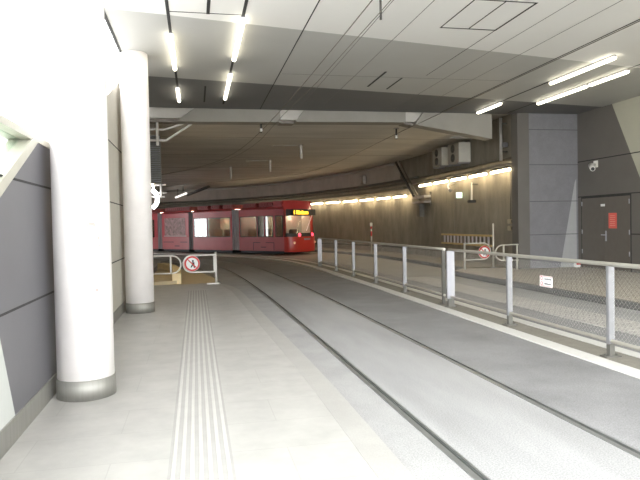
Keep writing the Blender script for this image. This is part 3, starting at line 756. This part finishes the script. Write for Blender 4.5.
for (x,y),L_,lab,m in hang:
    t = thing('wire_hanger', lab, 'hanger', (x,y,TC))
    r = .028 if m == 'black' else .05
    MB().tube([(x,y,TC),(x,y,TC-L_)], r, 10).build('rod', m, t)
    MB().lathe([(.09,TC-.02),(.09,TC)],(x,y),16).build('ceiling_plate', 'galv', t)
    if m == 'black': MB().lathe([(.03,TC-L_+.02),(.045,TC-L_+.07),(.03,TC-L_+.12)],(x,y),14).build('insulator', 'pipe_white', t)
    else: MB().tube([(x-1.1,y+.05,TC-.03),(x,y,TC-.03)],.02,6).build('stay', 'pipe', t)
# hanger in the white ceiling over the near lane
t = thing('wire_hanger', 'dark hanger in the white ceiling above the platform lane, top of the picture', 'hanger', (2.62,8.1,CEIL))
MB().tube([(2.62,8.15,CEIL),(2.62,8.15,4.46)],.018,8).build('rod', 'cable', t); MB().lathe([(.05,4.83),(.05,CEIL)],(2.62,8.15),14).build('ceiling_plate', 'galv', t)

# pipes, louvre and ring lamp at the left tunnel corner
yy = 17.40
for k, lab in enumerate(('upper pale pipe bending up to the beam beside the far column','lower pale pipe bending up to the beam beside the far column')):
    z = 4.34-.30*k
    tag(MB().tube([(-1.36,yy,z),(-.78+.05*k,yy,z),(-.12+.10*k,yy,4.57)] if k == 0 else [(-1.36,yy+.01,z),(-.74,yy+.01,z),(.05,yy+.01,4.58)], .035, 8).build('pipe', 'pipe_white'), lab, 'pipe')
tag(MB().tube([(-.98,yy-.10,4.58),(-.98,yy-.10,3.88)], .04, 8).build('pipe', 'pipe_white'), 'short upright pale pipe crossing the bent pipes beside the far column', 'pipe')
t = thing('ventilation_louvre', 'grey ribbed ventilation louvre peeking out right of the far column', 'louvre', (-1.15,17.6,2.86))
MB().box(-1.36,-.92,17.55,17.85,2.86,4.20).build('casing', 'galv_dark', t)
b = MB()
for k in range(22):
    z = 2.88+k*.06; b.prism([(-1.35,17.52,z),(-1.35,17.56,z+.04),(-1.35,17.56,z+.05),(-1.35,17.50,z+.008)],(.42,0,0))
b.build('blades', 'galv', t)
t = thing('pipe_bracket', 'pale pipe bracket stub below the louvre beside the far column', 'bracket', (-1.1,17.5,2.5))
for k,(z,x1) in enumerate(((2.80,-.80),(2.58,-.78),(2.47,-.84))): MB().tube([(-1.36,17.5,z),(x1,17.5,z)],.028,8).build('bar', 'pipe_white', t)
MB().tube([(-.93,17.47,2.44),(-.93,17.47,2.84)],.03,8).build('upright', 'pipe', t)
t = thing('ring_lamp', 'bright white round lamp mostly hidden behind the far column', 'lamp', (-1.28,17.3,2.3))
MB().tube(arc(-1.33,17.3,2.40,.31,-1.0,1.0,5),.055,8).build('tube', 'ring_lamp', t)
MB().box(-1.37,-1.2,17.3,17.36,2.32,2.40).build('arm', 'galv', t)
t = thing('soffit_lamp', 'slanting dim tube lamp under the soffit above the tram roof, left', 'lamp', (-1.2,44,4.1))
MB().tube([(-1.50,49.4,3.98),(-.60,43.5,3.98)],.075,8).build('tube', 'soffit_tube', t)
b = MB(); b.tube([(-1.29,48,3.98),(-1.29,48,TC-.02)],.03,6); b.tube([(-.83,45,3.98),(-.83,45,TC)],.03,6); b.build('rod', 'galv_dark', t)
tag(MB().tube([(-.5,45,3.95),(.9,40.5,4.25)],.10,8).build('duct', 'cable'), 'dark slanting duct under the soffit beside the slanting tube lamp', 'duct')

# ------------------------------------------------------------------ tram (local frame: x = backwards, -y = away, z up)
U = Vector((-.62,.785)).normalized(); W_ = 2.3
tram = thing('tram', 'red articulated tram coming round the curve with amber display', 'tram', (4.65,32.6,.0), None, math.atan2(U.y,U.x))
Z0, Z1 = .12, 2.62
def tp(name, b, m, parent=tram): return b.build(name, m, parent)
def section_shell(s0, s1, wins, red_low='tram_pink', wz=(.95,2.14)):
    """one car body: lower panel, pillars, cantrail, far side, roof; windows are openings with panes"""
    b = MB()
    b.box(s0,s1,-.05,0,Z0+.05,wz[0]); tp('lower_panel', b, red_low)
    b = MB()
    b.box(s0,s1,-.05,0,wz[1],Z1-.12)
    b.prism([(s0,0,Z1-.12),(s0,-.25,Z1+.03),(s0,-W_+.25,Z1+.03),(s0,-W_,Z1-.12),(s0,-W_+.05,Z1-.14),(s0,-W_+.28,Z1-.02),(s0,-.28,Z1-.02),(s0,-.05,Z1-.14)],(s1-s0,0,0))
    b.box(s0,s1,-W_,-W_+.05,wz[1],Z1-.12); b.box(s0,s1,-W_,-W_+.05,Z0+.05,wz[0])
    e = s0
    for a, c, m in wins + [(s1, s1, None)]:
        if a-e > .01: b.box(e,a,-.05,0,wz[0],wz[1]); b.box(e,a,-W_,-W_+.05,wz[0],wz[1])
        e = c
    tp('body', b, 'tram_red')
    tp('car_floor', MB().box(s0,s1,-W_+.05,-.05,Z0+.06,.38), 'bellows')
    tp('inner_lining', MB().box(s0+.05,s1-.05,-W_+.06,-W_+.09,.4,2.38), 'tram_in')
    tp('ceiling_light', MB().box(s0+.2,s1-.2,-W_/2-.12,-W_/2+.12,2.42,2.45), 'tram_lamp')
    for a, c, m in wins:
        w = tp('window', MB().box(a,c,-.03,-.012,wz[0],wz[1]), m)
        f = MB(); g = .045
        f.box(a,a+g,-.035,.006,wz[0],wz[1]); f.box(c-g,c,-.035,.006,wz[0],wz[1]); f.box(a,c,-.035,.006,wz[0],wz[0]+g); f.box(a,c,-.035,.006,wz[1]-g,wz[1])
        f.build('window_frame', 'tram_band', w)
    for y in (-.72,-1.58):
        k = s0+.6
        while k < s1-.5:
            q = MB(); q.bbox(k,k+.42,y-.36,y+.36,.38,.82,.03); q.bbox(k+.36,k+.46,y-.36,y+.36,.8,1.42,.03); tp('seat', q, 'seat'); k += 1.1
    tp('skirt', MB().box(s0+.05,s1-.05,-W_+.06,-.06,Z0-.10,Z0+.06), 'black')
def bellows(s0, s1, m='bellows'):
    b = MB(); n = 6
    for k in range(n):
        a = s0+(s1-s0)*k/n; d = (s1-s0)/n; e = .02 if k % 2 else .07
        b.box(a,a+d,-W_+e,-e,Z0+.05,Z1-.05)
    tp('bellows', b, m)
def roof_boxes(lst):
    for a, c, h, m in lst:
        b = MB(); b.bbox(a,c,-W_+.35,-.22,Z1,Z1+h,.05)
        k = a+.2
        while k < c-.15: b.box(k,k+.03,-.23,-.205,Z1+.05,Z1+h-.06); k += .22
        tp('roof_unit', b, m)
section_shell(-.12,3.50,[(-.05,.55,'glass_dark'),(.70,1.36,'glass_dark'),(1.42,1.95,'glass'),(1.99,3.42,'glass_dark')])
bellows(3.50,4.12,'tram_grey')
section_shell(4.12,7.78,[(4.25,6.35,'glass_dark'),(6.40,7.68,'glass')])
bellows(7.78,8.22)
section_shell(8.22,11.05,[])
bellows(11.05,11.55,'tram_grey')
section_shell(11.55,16.5,[(11.9,13.4,'glass'),(13.6,16.2,'glass_dark')])
roof_boxes([(.9,2.1,.30,'tram_roof'),(2.3,3.4,.26,'tram_roof'),(4.3,5.2,.27,'tram_roof'),(5.45,6.3,.27,'tram_roof'),(6.55,7.6,.27,'tram_roof'),(8.3,11.0,.28,'tram_roof'),(11.8,13.2,.27,'tram_roof'),(13.4,16,.27,'tram_roof')])
# wrapped middle car: pale printed picture, panel gaps
tp('wrap_print', MB().box(8.55,10.75,0,.006,1.0,2.2), 'wrap'); tp('wrap_band', MB().box(8.45,10.85,.006,.010,.98,1.07), 'wrap_line')
b = MB(); b.box(8.4,9.1,0,.01,.62,.66); b.box(9.8,10.9,0,.01,.62,.66); b.box(9.2,9.7,0,.01,.36,.41)
b.box(.7,1.3,0,.01,.62,.65); b.box(1.75,2.3,0,.01,.62,.65); b.box(1.3,1.7,0,.01,.36,.40); b.box(.66,.69,0,.01,.2,.65)
b.box(2.3,2.33,0,.01,.2,.65); tp('panel_gaps', b, 'black')
# wheels
for s in (1.8,9.0,10.2,14.2):
    b = MB()
    for y in (-.35,-1.95): b.disc((s,y,.30),(0,1,0),.29,.12,n=24)
    tp('wheelset', b, 'black')
# front: lofted nose. rows of (z, forward bulge), split into coloured bands
def nose_x(y, z):
    yc = (y+W_/2)/(W_/2)                  # -1 .. 1
    plan = .62*(1-abs(yc)**2.6)           # rounded in plan
    prof = {0:0}
    zs = [(.1,.30),(.35,.36),(.95,.30),(1.15,.22),(2.1,-.10),(2.45,-.22),(2.75,-.40),(2.95,-.62)]
    for (a,pa),(c,pc) in zip(zs,zs[1:]):
        if a <= z <= c: f = pa+(pc-pa)*(z-a)/(c-a); break
    else: f = -.62
    return -.12 - plan*.62 - f*.6*(1-.35*abs(yc)**3) - .08
def nose_band(name, z0, z1, m, rows=4, y0=0, y1=-W_, push=0.0, parent=tram, cols=16):
    b = MB(); g = []
    for i in range(rows+1):
        z = z0+(z1-z0)*i/rows; r = []
        for j in range(cols+1):
            y = y0+(y1-y0)*j/cols; r.append(b.bm.verts.new((nose_x(y,z)-push, y, z)))
        g.append(r)
    for i in range(rows):
        for j in range(cols):
            f = b.bm.faces.new((g[i][j],g[i][j+1],g[i+1][j+1],g[i+1][j])); f.smooth = True
    if y0 == 0 and y1 == -W_ and push == 0:
        for j, yv in ((0,0),(cols,-W_)):      # close to the body side
            for i in range(rows):
                za, zb = g[i][j].co.z, g[i+1][j].co.z
                pa = b.bm.verts.new((-.1,yv,za)); pb = b.bm.verts.new((-.1,yv,zb)); b.bm.faces.new((g[i][j],pa,pb,g[i+1][j]))
    return b.build(name, m, parent)
nose_band('front_bumper', Z0, .95, 'tram_front', 6)
nose_band('lamp_band', .95, 1.15, 'tram_band', 2)
nose_band('windscreen', 1.15, 2.10, 'glass_front', 5)
nose_band('display_band', 2.10, 2.47, 'tram_band', 2)
nose_band('front_roof', 2.47, 2.95, 'tram_red', 5)
tp('front_roof_cap', MB().prism([(-.1,0,Z1),(-.1,-W_,Z1),(.45,-W_+.2,2.92),(.45,-.2,2.92)],(.05,0,0)).box(.12,.8,-W_+.12,-.12,Z1,2.93), 'tram_red')
tp('side_pillar', MB().box(-.22,-.05,-.06,.0,1.0,2.5), 'tram_front'); tp('side_pillar', MB().box(-.22,-.05,-W_,-W_+.06,1.0,2.5), 'tram_front')
tp('cab_floor', MB().box(-.38,.1,-W_+.2,-.2,.3,.9), 'black')
tp('cab_wall', MB().box(.55,.59,-W_+.1,-.1,.4,2.4), 'tram_in')
tp('driver_seat', MB().bbox(.1,.45,-1.5,-.95,.4,1.35,.05), 'seat')
tp('wiper', MB().tube([(nose_x(-.95,1.3)-.10,-1.1,1.28),(nose_x(-2.0,2.1)-.08,-1.98,2.12)],.03,6), 'white')
for y in (-.62,-1.68):
    tp('tail_lamp', MB().disc((nose_x(y,1.05)-.0,y,1.05),(-1,0,0),.10,.03,n=18), 'red_lamp')
for y in (-.30,-2.02):
    tp('front_lamp', MB().disc((nose_x(y,.62)-.0,y,.62),(-1,0,0),.07,.04,n=16), 'head_lamp')
tp('number_plate', MB().box(nose_x(-1.15,.8)-.02,nose_x(-1.15,.8)+.01,-1.4,-.9,.76,.86), 'tram_grey')
def text(name, body, size, m, parent, loc, rot):
    c = bpy.data.curves.new(name, 'FONT'); c.body = body; c.size = size; c.extrude = .004; c.offset = .004
    c.materials.append(M[m]); tmp = bpy.data.objects.new(name, c); COL.objects.link(tmp)
    bpy.context.view_layer.update()
    me = bpy.data.meshes.new_from_object(tmp.evaluated_get(bpy.context.evaluated_depsgraph_get()))
    bpy.data.objects.remove(tmp); bpy.data.curves.remove(c)
    o = bpy.data.objects.new(name, me); COL.objects.link(o); o.parent = parent; o.location = loc; o.rotation_euler = rot
    return o
disp = tp('destination_display', MB().box(-.62,-.5,-W_+.22,-.22,2.13,2.45), 'black')
text('lettering', '1 Klinikum', .28, 'amber', disp, (-.625,-.24,2.19), (PI/2,0,-PI/2))

# ------------------------------------------------------------------ outside on the left
t = thing('building', 'pale building far outside, seen above the slate wall on the left', 'building', (-24,60,-.02))
MB().box(-40,-12.0,60,75,-.02,22).build('facade', 'facade', t)
for i in range(14):
    for j in range(4):
        x = -14.25-j*5.5; z = 3.6+i*1.0
        w = MB().box(x,x+1.15,59.95,60.03,z,z+.5).build('window', 'facade_win', t)
        MB().box(x-.1,x+1.25,59.85,60.02,z-.12,z-.02).build('sill', 'facade', w)

# ------------------------------------------------------------------ light, camera, view
w = bpy.data.worlds.new('World'); scene.world = w; w.use_nodes = True
bg = w.node_tree.nodes['Background']
bg.inputs['Color'].default_value = (.97,.985,1,1); bg.inputs['Strength'].default_value = 1.6

f = 600.0; yaw = math.atan(124/600); pitch = .026; roll = .020
fwd = Vector((math.sin(yaw)*math.cos(pitch), math.cos(yaw)*math.cos(pitch), -math.sin(pitch)))
r0 = fwd.cross(Vector((0,0,1))).normalized(); u0 = r0.cross(fwd)
rr = r0*math.cos(roll)-u0*math.sin(roll); uu = u0*math.cos(roll)+r0*math.sin(roll)
cam = bpy.data.cameras.new('Camera'); co = bpy.data.objects.new('Camera', cam); COL.objects.link(co)
cam.sensor_width = 36; cam.lens = f/640*36; cam.clip_end = 400; cam.clip_start = .05
mw = Matrix(((rr.x,uu.x,-fwd.x,0),(rr.y,uu.y,-fwd.y,0),(rr.z,uu.z,-fwd.z,1.6),(0,0,0,1)))
co.matrix_world = mw; scene.camera = co

scene.view_settings.view_transform = 'Standard'; scene.view_settings.look = 'None'
scene.view_settings.gamma = 1; scene.view_settings.use_curve_mapping = False
scene.view_settings.exposure = 2.60
scene.cycles.use_denoising = True
scene.cycles.max_bounces = 10; scene.cycles.diffuse_bounces = 6; scene.cycles.transparent_max_bounces = 12
scene.cycles.sample_clamp_indirect = 6
for o in list(bpy.data.objects):
    for k in ('_world','_origin'):
        if k in o: del o[k]
